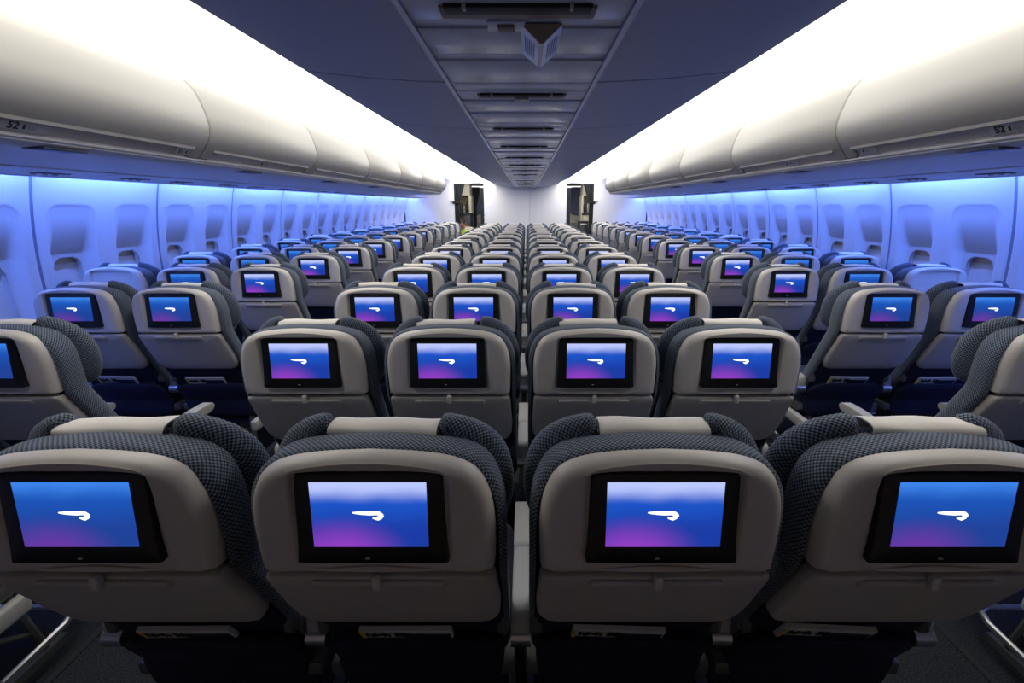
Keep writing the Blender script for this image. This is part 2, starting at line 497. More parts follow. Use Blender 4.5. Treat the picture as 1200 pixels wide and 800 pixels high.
for k in range(-1, 14):
    y0 = 1.152 + k * MOD
    for i, (a, bb) in enumerate(cuts):
        if y0 + a < Y_AFT or y0 + bb > Y_END: continue
        if i not in plank:
            plank[i] = rbox_mesh('access_panel', 'ceilmid', -0.247, 0.247, a + 0.0025, bb - 0.0025, 0.0, 0.02, 0.002)
        link('access_panel', plank[i], ceil, (0, y0, H + 0.410 + (0.004 if i in (1, 3) else 0)))
    if y0 > Y_END - 0.3 or y0 < 0.3: continue
    e = empty('ceiling_vent', (0, y0, H + 0.410))
    nth = ['', 'first', 'second', 'third', 'fourth', 'fifth', 'sixth', 'seventh', 'eighth', 'ninth', 'tenth', 'eleventh', 'twelfth', 'thirteenth', 'fourteenth', 'fifteenth'][k + 1]
    tag(e, 'dark slotted air vent across the ceiling strip, %s from the camera' % nth, 'vent', 'ceiling slot vents')
    link('vent_lip', slot_me, e); link('vent_slot', gap_me, e)
    for s in (-0.115, 0.115): link('vent_clip', clip_me, e, (s, 0, 0))
    if k > 0: link('panel_latch', latch_me, e, (0.0, 0.026, -0.004))
b = MB(); b.box(-0.0, 0.0, 0, 0, 0, 0)
# small latch next to the first vent
e = empty('ceiling_latch', (-0.030, 1.255, H + 0.412)); tag(e, 'small square push latch beside the wedge-shaped ceiling sign', 'latch')
rbox('latch_plate', 'ceilmid', (-0.045, 0.045, -0.03, 0.03, -0.006, 0.0), e, 0.002)
rbox('latch_button', 'brown', (-0.02, 0.02, -0.018, 0.018, -0.013, -0.004), e, 0.003)
# wedge sign
e = empty('ceiling_sign', (0.055, 1.25, H + 0.41)); tag(e, 'wedge-shaped two-faced notice sign hanging under the ceiling strip', 'sign')
w, d, l0, l1 = 0.050, 0.034, 0.0, 0.22
b = MB(); b.loft([[(-w, l0, 0), (w, l0, 0), (0.006, l0 + 0.02, -d), (-0.006, l0 + 0.02, -d)], [(-w * .96, l1, 0), (w * .96, l1, 0), (0.006, l1, -d * .95), (-0.006, l1, -d * .95)]])
b.build('sign_body', 'signface', e, smooth=False)
MB().loft([[(-w, -0.003, 0), (w, -0.003, 0), (0, 0.017, -d - 0.002)], [(-w, 0.0, 0), (w, 0.0, 0), (0, 0.02, -d - 0.002)]]).build('end_cap', 'brown', e, smooth=False)
for sg in (-1, 1):
    for i in range(5):
        t0 = 0.2 + 0.13 * i; 
        pa = lambda t, y: (sg * (w * (1 - t) * (1 - .04 * y / l1) + 0.006 * t + 0.0008), y, -d * t * (1 - .05 * y / l1) - 0.0006)
        b = MB(); b.face([pa(t0, 0.05), pa(t0, 0.17), pa(t0 + 0.06, 0.17), pa(t0 + 0.06, 0.05)])
        b.build('sign_print', 'signprint', e, smooth=False)

# overhead bins
bprof = [(1.86, 0.594), (1.70, 0.594), (1.668, 0.594), (1.658, 0.588), (1.617, 0.540), (1.595, 0.488), (1.578, 0.430), (1.570, 0.379), (1.577, 0.335), (1.594, 0.302), (1.618, 0.274)]
sprof = [(1.618, 0.274), (1.632, 0.268), (1.664, 0.232), (1.664, 0.226)]
BIN = 1.22
ords = ['nearest', 'second', 'third', 'fourth', 'fifth', 'sixth', 'seventh', 'eighth', 'ninth', 'tenth', 'eleventh', 'twelfth', 'thirteenth', 'fourteenth']
def bin_door(L0):
    b = MB(); rings = []
    c = (1.75, 0.43)
    for y, ins in ((0.003, 0.010), (0.006, 0.003), (0.014, 0.0), (L0 / 2, 0), (L0 - 0.014, 0.0), (L0 - 0.006, 0.003), (L0 - 0.003, 0.010)):
        rings.append([(x + ins * (c[0] - x) / 0.18, y, z + ins * (c[1] - z) / 0.18) for x, z in bprof])
    b.loft(rings, False, False, closed=False)
    return b
bmeshes = {}
for side, sg in (('left', -1), ('right', 1)):
    y = 2.5 - 2 * BIN; i = 0
    while y < Y_BIN_END - 0.1:
        L0 = min(BIN, Y_BIN_END - y)
        if y + L0 > 1.0:
            e = empty('overhead_bin', (0, y, H))
            tag(e, 'closed cream overhead bin on the %s side, %s from the aft end' % (side, ORD[i]), 'overhead bin', '%s-hand overhead bins' % side); 
            key = (sg, round(L0, 3))
            if key not in bmeshes:
                def flip(bb):
                    bb.v = [(sg * v[0], v[1], v[2]) for v in bb.v]; return bb
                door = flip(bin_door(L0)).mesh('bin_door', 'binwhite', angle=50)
                hb = MB(); rings = []
                for yy, q in ((0.075, 0), (0.080, 1), (L0 - 0.080, 1), (L0 - 0.075, 0)):
                    rings.append([(1.626, yy, 0.262), (1.633 + 0.006 * q, yy, 0.262), (1.668, yy, 0.232), (1.668, yy, 0.226)])
                hb.loft(rings, False, False, closed=False)
                strip = flip(hb).mesh('handle_strip', 'binstrip')
                fr = MB()
                for (ya, yb) in ((0.003, 0.075), (L0 - 0.075, L0 - 0.003)):
                    fr.loft([[(1.618, yy, 0.274), (1.660, yy, 0.229), (1.70, yy, 0.229)] for yy in (ya, yb)], False, False, closed=False)
                fr.loft([[(1.618, yy, 0.2745), (1.621, yy, 0.262), (1.632, yy, 0.262)] for yy in (0.07, L0 - 0.07)], False, False, closed=False)
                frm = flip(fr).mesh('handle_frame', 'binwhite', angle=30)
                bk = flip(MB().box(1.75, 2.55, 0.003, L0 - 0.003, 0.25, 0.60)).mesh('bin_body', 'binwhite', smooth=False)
                bmeshes[key] = (door, strip, frm, bk)
            for nm, me in zip(('bin_door', 'handle_strip', 'handle_frame', 'bin_body'), bmeshes[key]): link(nm, me, e)
            if y + L0 >= Y_BIN_END - 0.01:
                eb = MB(); rings = []
                for t in range(6):
                    a = t / 5 * math.pi / 2; k = 1 - math.cos(a)
                    rings.append([(sg * (x + (1.80 - x) * k * .8), L0 + 0.14 * math.sin(a), z + (0.43 - z) * k * .5) for x, z in bprof])
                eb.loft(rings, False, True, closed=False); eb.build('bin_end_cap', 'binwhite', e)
            # row number plates on the nearest bin
            plates = []
            if i == 1: plates = [('52', 1.595 if sg < 0 else 1.725, 0.036), ('51', 2.345 if sg < 0 else 2.42, 0.028)]
            elif i == 2: plates = [('50', 3.05, 0.026)]
            for s, py, sz in plates:
                ex = (0, -sg, 0); ey = (-sg * 0.62, 0, 0.78)
                nrm = Vector(ex).cross(Vector(ey).normalized())
                base = Vector((sg * 1.655, py, 0.2405)) + nrm * 0.0035
                pl = link('row_plate', rbox_mesh('row_plate', 'armgrey', -0.02, 0.135, -0.004, 0.030, -0.0015, 0.0, 0.0005, 1), e)
                frame(pl, base, ex, ey)
                pl.location.y -= y; 
                tx = link('row_number', text_mesh('row_number', s, sz, 'printblack', 0.0012), pl, (0.0, 0.001, 0.0008))
                pic = link('seat_symbol', rbox_mesh('seat_symbol', 'printblack', 0.048, 0.056, 0.003, 0.020, 0.0004, 0.001, 0.0002, 1), pl)
                rw = link('seat_letters', text_mesh('seat_letters', 'ABC' if sg < 0 else 'HJK', 0.018, 'signprint'), pl, (0.062, 0.003, 0.0008))
            i += 1
        y += BIN
    # rail and underside
    ub = MB(); up = [(1.668, 0.226), (1.662, 0.222), (1.664, 0.217), (1.674, 0.212), (1.674, 0.208), (1.690, 0.200), (1.76, 0.194), (1.80, 0.193), (2.37, 0.178)]
    ub.loft([[(sg * x, yy, H + z) for x, z in up] for yy in (Y_AFT, Y_BIN_END)], False, False, closed=False)
    o = ub.build('trim_%d' % (1 if sg < 0 else 2), 'binunder', angle=25); tag(o, 'underside rail of the %s overhead bins' % side, kind='structure')
    for yy in (1.82, 3.04, 4.26, 5.48):
        e = empty('call_display', (sg * 1.725, yy, H + 0.194)); nm = ords[int((yy - 1.8) / 1.2)]
        tag(e, 'small dark reading panel under the %s bins, %s from the camera' % (side, nm), 'panel', 'panels under the %s bins' % side)
        rbox('panel_frame', 'seam', (-0.04, 0.04, -0.085, 0.085, -0.003, 0.004), e, 0.001)
        rbox('panel_glass', 'printnavy', (-0.034, 0.034, -0.07, 0.07, -0.0045, -0.001), e, 0.001)
    # service units above the window seats
    for k in range(-2, k1):
        ya = SEAM0 + k * PANEL
        if ya + PANEL > Y_END + 0.6: continue
        e = empty('service_unit', (sg * 2.54, ya, H + 0.172))
        tag(e, 'blue-lit passenger service panel under the %s bins, %s from the aft end' % (side, ORD[k + 2]), 'service panel', 'service panels on the %s' % side)
        b = MB(); b.loft([[(sg * -0.17, yy, 0.006), (sg * -0.165, yy, 0.0), (sg * 0.165, yy, -0.016), (sg * 0.175, yy, -0.022), (sg * 0.18, yy, -0.014), (sg * 0.18, yy, 0.08), (sg * 0.10, yy, 0.10)] for yy in (0.004, min(PANEL - 0.004, Y_END - ya))], False, False, closed=False)
        b.build('panel_plate', 'binunder', e, angle=25)
        for q in (0.30, 0.72):
            if ya + q > Y_END - 0.2: continue
            rbox('lamp_bar', 'seam', (sg * 0.02 - 0.03, sg * 0.02 + 0.03, q - 0.09, q + 0.09, -0.0115, 0.0), e, 0.002)
            for n_ in (-0.06, 0.0, 0.06):
                t = MB().tube([(sg * 0.05, q + n_, 0.0), (sg * 0.05, q + n_, -0.018)], [0.014, 0.011], 10); t.build('air_nozzle', 'armgrey', e)
    # hidden LED wash strip behind the service units
    for k in range(-2, k1):
        ya = SEAM0 + k * PANEL
        if ya > Y_END - 0.2: continue
        yb = min(ya + PANEL - 0.05, Y_END - 0.02)
        x0, x1 = sg * 2.80, sg * 2.83
        b = MB(); b.face([(x0, ya + 0.05, H + 0.238), (x1, ya + 0.05, H + 0.248), (x1, yb, H + 0.248), (x0, yb, H + 0.238)])
        o = b.build('led_strip', 'led', smooth=False)
        if (sg < 0): pass
        tag(o, 'blue LED wash strip above the %s wall panels, %s from the aft end' % (side, ORD[k + 2]), 'light strip', 'LED strips on the %s' % side)
    MB().loft([[(sg * 2.55, yy, H + 0.36), (sg * 3.0, yy, H + 0.30)] for yy in (Y_AFT, Y_END)], False, False, closed=False).build('light_housing', 'binunder', o, smooth=False)
    # cove panels above the bins, glowing themselves instead of hidden lamps washing them
    cp = [(1.84, 0.594), (1.82, 0.64), (1.76, 0.70), (1.66, 0.755), (1.58, 0.785), (1.50, 0.808), (1.30, 0.840), (1.10, 0.845), (0.95, 0.82), (0.86, 0.76)]
    rq = [(0.86, 0.76), (0.83, 0.66), (0.80, 0.53)]
    ya = COVE_Y0; i = 0
    MB().box(*sorted((sg * 0.80, sg * 1.80)), ya - 0.03, ya, H + 0.50, H + 0.86).build('cove_end_cap', 'seam', ceil, smooth=False)
    while ya < Y_END - 0.05:
        yb = min(ya + 1.6, Y_END)
        for prof_ in (rq,):
            link('cove_reflector', MB().loft([[(sg * x, yy, H + z) for x, z in prof_] for yy in (ya + 0.001, yb - 0.001)], False, False, closed=False).mesh('cove_reflector', 'covewhite', angle=60), ceil)
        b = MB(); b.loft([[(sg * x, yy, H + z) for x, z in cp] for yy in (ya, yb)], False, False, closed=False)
        o = b.build('cove_glow', 'cove' if ya < 8.0 else 'cove_boost', angle=60)
        tag(o, 'white cove panel glowing for hidden lamps above the %s bins, %s from the camera' % (side, ords[i]), 'cove light', '%s glowing cove panels' % side)
        ya = yb; i += 1

# roof behind everything, aft wall
tag(MB().box(-3.3, 3.3, Y_AFT, 19.0, H + 0.90, H + 0.93).build('trim_3', 'seam', smooth=False), 'crown lining above the cabin', kind='structure')
tag(MB().box(-3.3, 3.3, Y_AFT - 0.05, Y_AFT, 0, H + 0.93).build('wall_back', 'aftwall', smooth=False), 'aft cabin wall behind the viewer', kind='structure')

# ------------------------------------------------------------------ front bulkhead with two doorways
wf = empty('wall_front', (0, Y_END, 0)); tag(wf, 'white front bulkhead with two curtained aisle doorways', kind='structure')
def wpart(name, x0, x1, z0, z1, mat='bulk', y0=0.0, y1=0.06, r=0.004): return rbox(name, mat, (x0, x1, y0, y1, z0, z1), wf, r)
wpart('bulkhead_panel', -1.045, 0.087, 0, H + 0.86); wpart('bulkhead_panel', 0.092, 1.02, 0, H + 0.86)
wpart('bulkhead_panel', -3.2, -1.79, 0, H + 0.86); wpart('bulkhead_panel', 1.70, 3.2, 0, H + 0.86)
wpart('door_header', -1.79, -1.045, H + 0.50, H + 0.86); wpart('door_header', 1.02, 1.70, H + 0.50, H + 0.86)
wpart('corner_trim', -3.06, -3.03, 0.6, H + 0.2, 'seam', -0.02, 0.0, 0.002); wpart('corner_trim', 3.03, 3.06, 0.6, H + 0.2, 'seam', -0.02, 0.0, 0.002)
for side, x in (('left', -1.22), ('right', 1.20)):
    e = empty('doorway_sign', (x, Y_END - 0.005, H + 0.535)); tag(e, 'small grey notice plate above the %s doorway' % side, 'sign')
    rbox('sign_plate', 'binstrip', (-0.10, 0.10, -0.012, 0.0, -0.03, 0.03), e, 0.003)
    rbox('sign_window', 'signface', (-0.085, 0.085, -0.014, -0.006, -0.02, 0.02), e, 0.002)

def curtain(name, label, x, y, ztop, zbot, wtop, wtie, ztie, wbot, sgn, folds=5):
    """pleated hanging cloth drawn to one side; sgn = direction in which it spreads from x"""
    b = MB(); nz, nx = 26, folds * 8; F = []; G = []
    for k in range(nz + 1):
        z = zbot + (ztop - zbot) * k / nz
        if z > ztie: t = (z - ztie) / (ztop - ztie); w = wtie + (wtop - wtie) * t ** 0.8
        else: t = (ztie - z) / (ztie - zbot); w = wtie + (wbot - wtie) * min(1, t * 1.6) ** 0.7
        row = []; row2 = []
        for i in range(nx + 1):
            u = i / nx; dy = 0.028 * math.sin(u * folds * 2 * math.pi + 0.6 * math.sin(z * 4)) * (0.5 + 0.5 * min(1, w / 0.2))
            row.append((sgn * u * w, dy, z)); row2.append((sgn * u * w, dy + 0.006, z))
        F.append(row); G.append(row2)
    b.loft(F, False, False, closed=False); b.loft(G, False, False, closed=False)
    e = empty(name, (x, y, 0)); tag(e, label, 'curtain')
    b.build('curtain_cloth', 'curtain', e, fix=True, angle=80)
    t = MB().tube([(-0.01, 0, ztop + 0.012), (sgn * (wtop + 0.02), 0, ztop + 0.012)], 0.01, 8); t.build('curtain_rail', 'metal', e)
    if wtie < wtop * 0.7:
        rbox('tie_band', 'black', tuple(sorted((-0.012 * sgn, sgn * (wtie + 0.012)))) + (-0.045, 0.045, ztie - 0.02, ztie + 0.02), e, 0.004)
    return e
c = curtain('door_curtain', 'dark grey curtain tied back at the outer edge of left doorway', -1.775, Y_END + 0.02, H + 0.49, 0.02, 0.26, 0.09, H + 0.05, 0.13, 1)
c = curtain('door_curtain', 'dark grey curtain tied back at the outer edge of right doorway', 1.69, Y_END + 0.02, H + 0.49, 0.02, 0.26, 0.09, H + 0.05, 0.11, -1)
curtain('door_curtain', 'narrow dark curtain hanging straight at inner edge of left doorway', -1.06, Y_END + 0.03, H + 0.40, 0.02, 0.075, 0.074, H + 0.05, 0.08, -1, 2)
curtain('door_curtain', 'narrow dark curtain hanging straight at inner edge of right doorway', 1.03, Y_END + 0.03, H + 0.40, 0.02, 0.085, 0.084, H + 0.05, 0.09, 1, 2)
for side, x, sg in (('left', -1.80, -1), ('right', 1.71, 1)):
    e = empty('curtain_hook', (x, Y_END, H + 0.055)); tag(e, 'small black tie-back hook beside the %s doorway' % side, 'hook')
    rbox('hook_plate', 'black', (-0.03, 0.03, -0.012, 0.0, -0.03, 0.03), e, 0.004)
    MB().tube([(0, -0.01, 0), (0, -0.05, 0.0), (sg * 0.05, -0.06, 0.01), (sg * 0.085, -0.05, 0.03)], 0.011, 8).build('hook_arm', 'black', e)

# ------------------------------------------------------------------ galley and next cabin beyond the doorways
tag(MB().box(-3.3, 3.3, 18.4, 18.5, 0, H + 0.93).build('wall_forward', 'fwdwall', smooth=False), 'distant blue-grey wall of the next cabin', kind='structure')
tag(MB().box(-3.3, 3.3, Y_END + 0.07, 18.4, H + 0.62, H + 0.66).build('trim_4', 'bulk', smooth=False), 'ceiling lining beyond the front bulkhead', kind='structure')
for sx in (-1, 1):
    tag(MB().box(sx * 3.2, sx * 3.25, Y_END + 0.06, 18.4, 0, H + 0.7).build('wall_galley_' + ('left' if sx < 0 else 'right'), 'bulk', smooth=False), 'side wall of the galley area beyond the bulkhead', kind='structure')
for yy, nm in ((12.35, 'galley'), (16.2, 'next cabin')):  # both lamps are added to brighten the space past the doorways
    e = empty('added_lamp', (0, yy, H + 0.615)); tag(e, 'long added fill light for the %s beyond the bulkhead' % nm, 'ceiling light')
    rbox('fill_frame', 'bulk', (-1.9, 1.9, -0.16, 0.16, -0.02, 0.005), e, 0.004)
    rbox('fill_diffuser', 'fwdfill', (-1.85, 1.85, -0.12, 0.12, -0.026, -0.018), e, 0.002)
def galley(side, sg, x0, x1):
    e = empty('galley_unit', (0, 12.75, 0)); tag(e, 'cream galley unit with open shelf seen through the %s doorway' % side, 'galley unit')
    lo, hi = sorted((sg * x0, sg * x1))
    rbox('base_cabinet', 'cartdark' if sg < 0 else 'cream', (lo, hi, 0, 0.6, 0.0, 1.24), e, 0.008)
    rbox('worktop', 'cartdark', (lo - 0.01, hi + 0.01, -0.02, 0.6, 1.24, 1.29), e, 0.006)
    rbox('upper_cabinet', 'cream', (lo, hi, 0.02, 0.6, H + 0.24, H + 0.55), e, 0.008)
    rbox('back_panel', 'cream', (lo, hi, 0.45, 0.6, 1.29, H + 0.24), e, 0.004)
    rbox('side_post', 'cream', (sg * x1 - 0.03, sg * x1 + 0.03, 0, 0.6, 0.0 if sg > 0 else 1.29, H + 0.24), e, 0.006)
    rbox('side_post', 'cream', (sg * x0 - 0.03, sg * x0 + 0.03, 0, 0.6, 0.0, H + 0.24), e, 0.006)
    return lo, hi
galley('left', -1, 1.86, 1.50)
galley('right', 1, 1.86, 1.52)
for i, (side, x, z, r, h, mt) in enumerate((('left', -1.60, 1.29, 0.035, 0.30, 'cartdark'), ('left', -1.68, 1.29, 0.045, 0.20, 'metal'), ('left', -1.76, 1.29, 0.04, 0.26, 'cartdark'),
                                        ('right', 1.60, 1.29, 0.04, 0.24, 'cartdark'), ('right', 1.69, 1.29, 0.04, 0.28, 'metal'))):
    e = empty('drinks_flask', (x, 12.95, z)); tag(e, '%s flask on the %s galley shelf, %s' % ('dark' if mt == 'cartdark' else 'steel', side, ['nearest the aisle', 'in the middle', 'farthest from the aisle', 'nearest the aisle', 'behind the curtain'][i]), 'flask', 'galley flasks')
    MB().tube([(0, 0, 0), (0, 0, 0.01), (0, 0, h * .7), (0, 0, h * .82), (0, 0, h * .9)], [r * .96, r, r, r * .6, r * .55], 14).build('flask_body', mt, e)
    MB().tube([(0, 0, h * .9), (0, 0, h)], [r * .62, r * .5], 12).build('flask_cap', 'black', e)
    MB().tube([(r * .9, 0, h * .2), (r * 1.7, 0, h * .25), (r * 1.7, 0, h * .6), (r * .9, 0, h * .68)], r * .14, 6).build('handle', 'black', e)
e = empty('service_cart', (1.52, 12.35, 0)); tag(e, 'dark galley trolley standing in the right doorway', 'trolley')
rbox('cart_body', 'cartdark', (-0.12, 0.12, 0, 0.34, 0.12, 1.05), e, 0.012); rbox('cart_top', 'cartdark', (-0.125, 0.125, -0.01, 0.35, 1.05, 1.09), e, 0.01)
rbox('cart_door', 'cartdark', (-0.105, 0.105, -0.012, 0.0, 0.2, 1.0), e, 0.006); MB().tube([(-0.08, -0.01, 1.0), (-0.08, -0.05, 1.02), (0.08, -0.05, 1.02), (0.08, -0.01, 1.0)], 0.009, 8).build('cart_handle', 'metal', e)
for wx in (-0.09, 0.09):
    for wy in (0.05, 0.29): MB().tube([(wx - 0.015, wy, 0.06), (wx + 0.015, wy, 0.06)], 0.06, 14).build('wheel', 'black', e)
curtain('door_curtain', 'second dark curtain gathered beyond the galley in left doorway', -1.50, 13.5, H + 0.46, 0.02, 0.22, 0.10, H - 0.02, 0.10, 1, 4)

# person in a yellow vest crouching in the left doorway beyond the bulkhead
def person():
    root = empty('person', (-1.60, 12.52, 0.0))
    tag(root, 'person in a yellow high-visibility vest crouching beyond the left doorway', 'person')
    J = {'pel': (0, 0, .36, .125), 'sp1': (0, .03, .50, .125), 'sp2': (0, .05, .64, .135), 'sp3': (0, .04, .75, .12), 'nk': (-.04, -.02, .83, .055), 'hd0': (-.08, -.06, .86, .075), 'hd1': (-.10, -.08, .91, .085), 'hd2': (-.11, -.08, .96, .07),
         'hipl': (-.10, .0, .34, .10), 'knl': (-.14, -.33, .48, .065), 'anl': (-.13, -.16, .09, .045), 'tol': (-.13, -.33, .035, .035),
         'hipr': (.10, .0, .34, .10), 'knr': (.14, -.30, .44, .065), 'anr': (.13, -.14, .09, .045), 'tor': (.13, -.31, .035, .035),
         'shl': (-.17, .04, .76, .06), 'ell': (-.23, -.10, .56, .045), 'wrl': (-.14, -.30, .53, .03), 'hal': (-.12, -.37, .52, .035),
         'shr': (.17, .04, .76, .06), 'elr': (.23, -.10, .55, .045), 'wrr': (.14, -.30, .52, .03), 'har': (.12, -.37, .51, .035)}
    E = [('pel', 'sp1'), ('sp1', 'sp2'), ('sp2', 'sp3'), ('sp3', 'nk'), ('nk', 'hd0'), ('hd0', 'hd1'), ('hd1', 'hd2'), ('pel', 'hipl'), ('hipl', 'knl'), ('knl', 'anl'), ('anl', 'tol'),
         ('pel', 'hipr'), ('hipr', 'knr'), ('knr', 'anr'), ('anr', 'tor'), ('sp3', 'shl'), ('shl', 'ell'), ('ell', 'wrl'), ('wrl', 'hal'), ('sp3', 'shr'), ('shr', 'elr'), ('elr', 'wrr'), ('wrr', 'har')]
    keys = list(J); me = bpy.data.meshes.new('body'); me.from_pydata([J[k][:3] for k in keys], [(keys.index(a), keys.index(b)) for a, b in E], [])
    o = link('body', me, root); md = o.modifiers.new('skin', 'SKIN')
    for k, v in zip(keys, me.skin_vertices[0].data): v.radius = (J[k][3], J[k][3])
    me.skin_vertices[0].data[0].use_root = True
    s = o.modifiers.new('sub', 'SUBSURF'); s.levels = 2; s.render_levels = 2
    mats = ('whitecloth', 'skin', 'navycloth')
    dg = bpy.context.evaluated_depsgraph_get(); me2 = bpy.data.meshes.new_from_object(o.evaluated_get(dg)); o.modifiers.clear(); o.data = me2
    me2.materials.clear()
    for mm in mats: me2.materials.append(MATS[mm])
    for p in me2.polygons:
        c_ = p.center; p.use_smooth = True
        p.material_index = 1 if (c_.z > 0.83 or (c_.x < -.02 and c_.y < -.03 and c_.z > .79 and c_.x > -.2) or (c_.y < -0.30 and c_.z > 0.5 and abs(c_.x) < .16)) else (2 if c_.z < 0.48 else 0)
    # vest: a shell round the torso
    b = MB(); rings = []
    for z, rx, ry, yc in ((.42, .165, .145, .02), (.52, .165, .15, .035), (.64, .175, .155, .05), (.74, .17, .14, .045), (.80, .11, .09, .04), (.81, .07, .06, .035)):
        rings.append([(rx * math.cos(a * math.pi / 12), yc + ry * math.sin(a * math.pi / 12), z) for a in range(24)])
    b.loft(rings, False, False); b.build('vest', 'hivis', root)
    b = MB(); rings = []
    HD = Vector((-.10, -.10, -.065)); hb0 = len(root.children)
    for z, r in ((.985, .098), (1.02, .095), (1.06, .08), (1.09, .055), (1.105, .02)): rings.append([(r * math.cos(a * math.pi / 10), .035 + r * 1.08 * math.sin(a * math.pi / 10), z) for a in range(20)])
    b.loft(rings, True, True); b.build('hair', 'hair', root).location = HD
    for sx in (-1, 1):
        MB().tube([(sx * .086, .02, .955), (sx * .098, .025, .975), (sx * .094, .03, 1.0)], [.012, .016, .01], 8).build('ear', 'skin', root).location = HD
        MB().tube([(sx * .03, -.072, .985), (sx * .03, -.08, .985)], .011, 8).build('eye', 'whitecloth', root).location = HD
        for i, (fl_, dx) in enumerate(((.055, -.018), (.065, -.006), (.062, .006), (.05, .018))):
            x = sx * .12 + dx
            MB().tube([(x, -.37, .52), (x, -.37 - fl_ * .6, .515), (x, -.37 - fl_, .495)], [.009, .008, .006], 7).build('finger', 'skin', root)
        MB().tube([(sx * .10, -.35, .525), (sx * .08, -.38, .53), (sx * .07, -.40, .525)], [.010, .009, .007], 7).build('thumb', 'skin', root)
    MB().tube([(0, -.06, .985), (0, -.09, .955), (0, -.07, .945)], [.008, .014, .01], 8).build('nose', 'skin', root).location = HD
    MB().tube([(-.025, -.068, .915), (0, -.074, .912), (.025, -.068, .915)], .006, 6).build('mouth', 'brown', root).location = HD
    root.scale = (1.12, 1.12, 1.12)
person()

# ------------------------------------------------------------------ the economy seat
ZC = H - 0.5                                # screen centre height
SPLIT, BOT = 0.871, 0.645
def lean(z):                                # back surface leans away below the split line
    if z >= SPLIT: return 0.0
    return 0.48 * (SPLIT - max(z, 0.42))
lf = lambda x, z: lean(z)
up_half = [(0.0, 0.874), (0.190, 0.874), (0.2065, 0.880), (0.2085, 0.92), (0.2090, 0.97), (0.2065, 1.005), (0.2000, 1.036), (0.1860, 1.066), (0.1640, 1.084), (0.1300, 1.0955), (0.070, 1.1035), (0.0, 1.106)]
def by_angles(poly, angs, c):
    out = []; n = len(poly)
    for a in angs:
        d = Vector((math.cos(a), math.sin(a))); best = None
        for i in range(n):
            p, q = Vector(poly[i]) - c, Vector(poly[(i + 1) % n]) - c
            e = q - p; den = d.x * e.y - d.y * e.x
            if abs(den) < 1e-12: continue
            t = (p.x * e.y - p.y * e.x) / den; s_ = (p.x * d.y - p.y * d.x) / den
            if t > 0 and -1e-6 <= s_ <= 1 + 1e-6: best = max(best or 0, t)
        out.append((c.x + d.x * best, c.y + d.y * best))
    return out
def upper_shell(screen=True):
    c = Vector((0, 0.985))
    arch = up_half[2:]
    for _ in range(2):                      # round the arch, keep the lower corners
        q = [arch[0]]
        for (xa, za), (xb, zb) in zip(arch, arch[1:]): q += [(xa * .75 + xb * .25, za * .75 + zb * .25), (xa * .25 + xb * .75, za * .25 + zb * .75)]
        arch = q + [arch[-1]]
    outer = sym(up_half[:2] + arch)
    rec = smooth_outline(sym([(0.0, 0.889), (0.120, 0.889), (0.1335, 0.895), (0.1335, 0.96), (0.1335, 1.060), (0.130, 1.076), (0.112, 1.083), (0.075, 1.089), (0.0, 1.0935)]), 60, 2)
    angs = [2 * math.pi * i / 96 for i in range(96)]
    for poly in (outer,):
        for p in poly[:3] + poly[-3:]:
            a = math.atan2(p[1] - c.y, p[0] - c.x) % (2 * math.pi)
            angs = [q for q in angs if abs(q - a) > 0.012] + [a]
    angs.sort()
    A, B = by_angles(outer, angs, c), by_angles(rec, angs, c)
    rd = lambda z: 0.003 + 0.013 * max(0, min(1, (z - 0.889) / 0.21))
    P = lambda pts, y: [(x, y, z) for x, z in pts]
    b = MB()
    def rin(pts, d):
        out = []
        for x, z in pts:
            q = c - Vector((x, z)); q = q / q.length; out.append((x + q.x * d, z + q.y * d))
        return out
    mid = [(a[0] * .5 + d[0] * .5, a[1] * .5 + d[1] * .5) for a, d in zip(rin(A, .021), rin(B, -.006))]
    rings = [P(rin(A, .004), .060), P(A, .050), P(A, .024), P(rin(A, .0038), .012), P(rin(A, .011), .004), P(rin(A, .021), .0005), P(mid, .0002), P(rin(B, -.006), 0.0)]
    rings.append([(x, 0.002, z) for x, z in rin(B, -.001)])
    rings.append([(x, rd(z), z) for x, z in rin(B, .004)])
    b.loft(rings, False, False)
    o = rin(B, .004); nn = len(o); base = [(x, rd(z), z) for x, z in o]
    for i in range(nn): b.face([base[i], base[(i + 1) % nn], (0, rd(0.99), 0.99)])
    return b.mesh('upper_shell', 'shell', angle=50)
low_out = sym([(0.0, BOT), (0.165, BOT), (0.192, 0.655), (0.208, 0.685), (0.212, 0.74), (0.209, 0.80), (0.2065, 0.860), (0.200, 0.8695), (0.0, 0.8695)])
low_out = resample(low_out, 90)
cush_out = smooth_outline(sym([(0.0, 0.44), (0.20, 0.44), (0.226, 0.50), (0.226, 0.86), (0.227, 0.95), (0.223, 1.003), (0.213, 1.040), (0.196, 1.068), (0.165, 1.089), (0.12, 1.100), (0.06, 1.107), (0.0, 1.109)]), 90, 2)
wing_half = [(0.112, 1.126), (0.098, 1.118), (0.096, 1.00), (0.112, 0.905), (0.160, 0.868), (0.208, 0.870), (0.231, 0.905), (0.239, 0.955), (0.236, 1.005), (0.222, 1.050), (0.195, 1.086), (0.162, 1.110), (0.130, 1.124)]

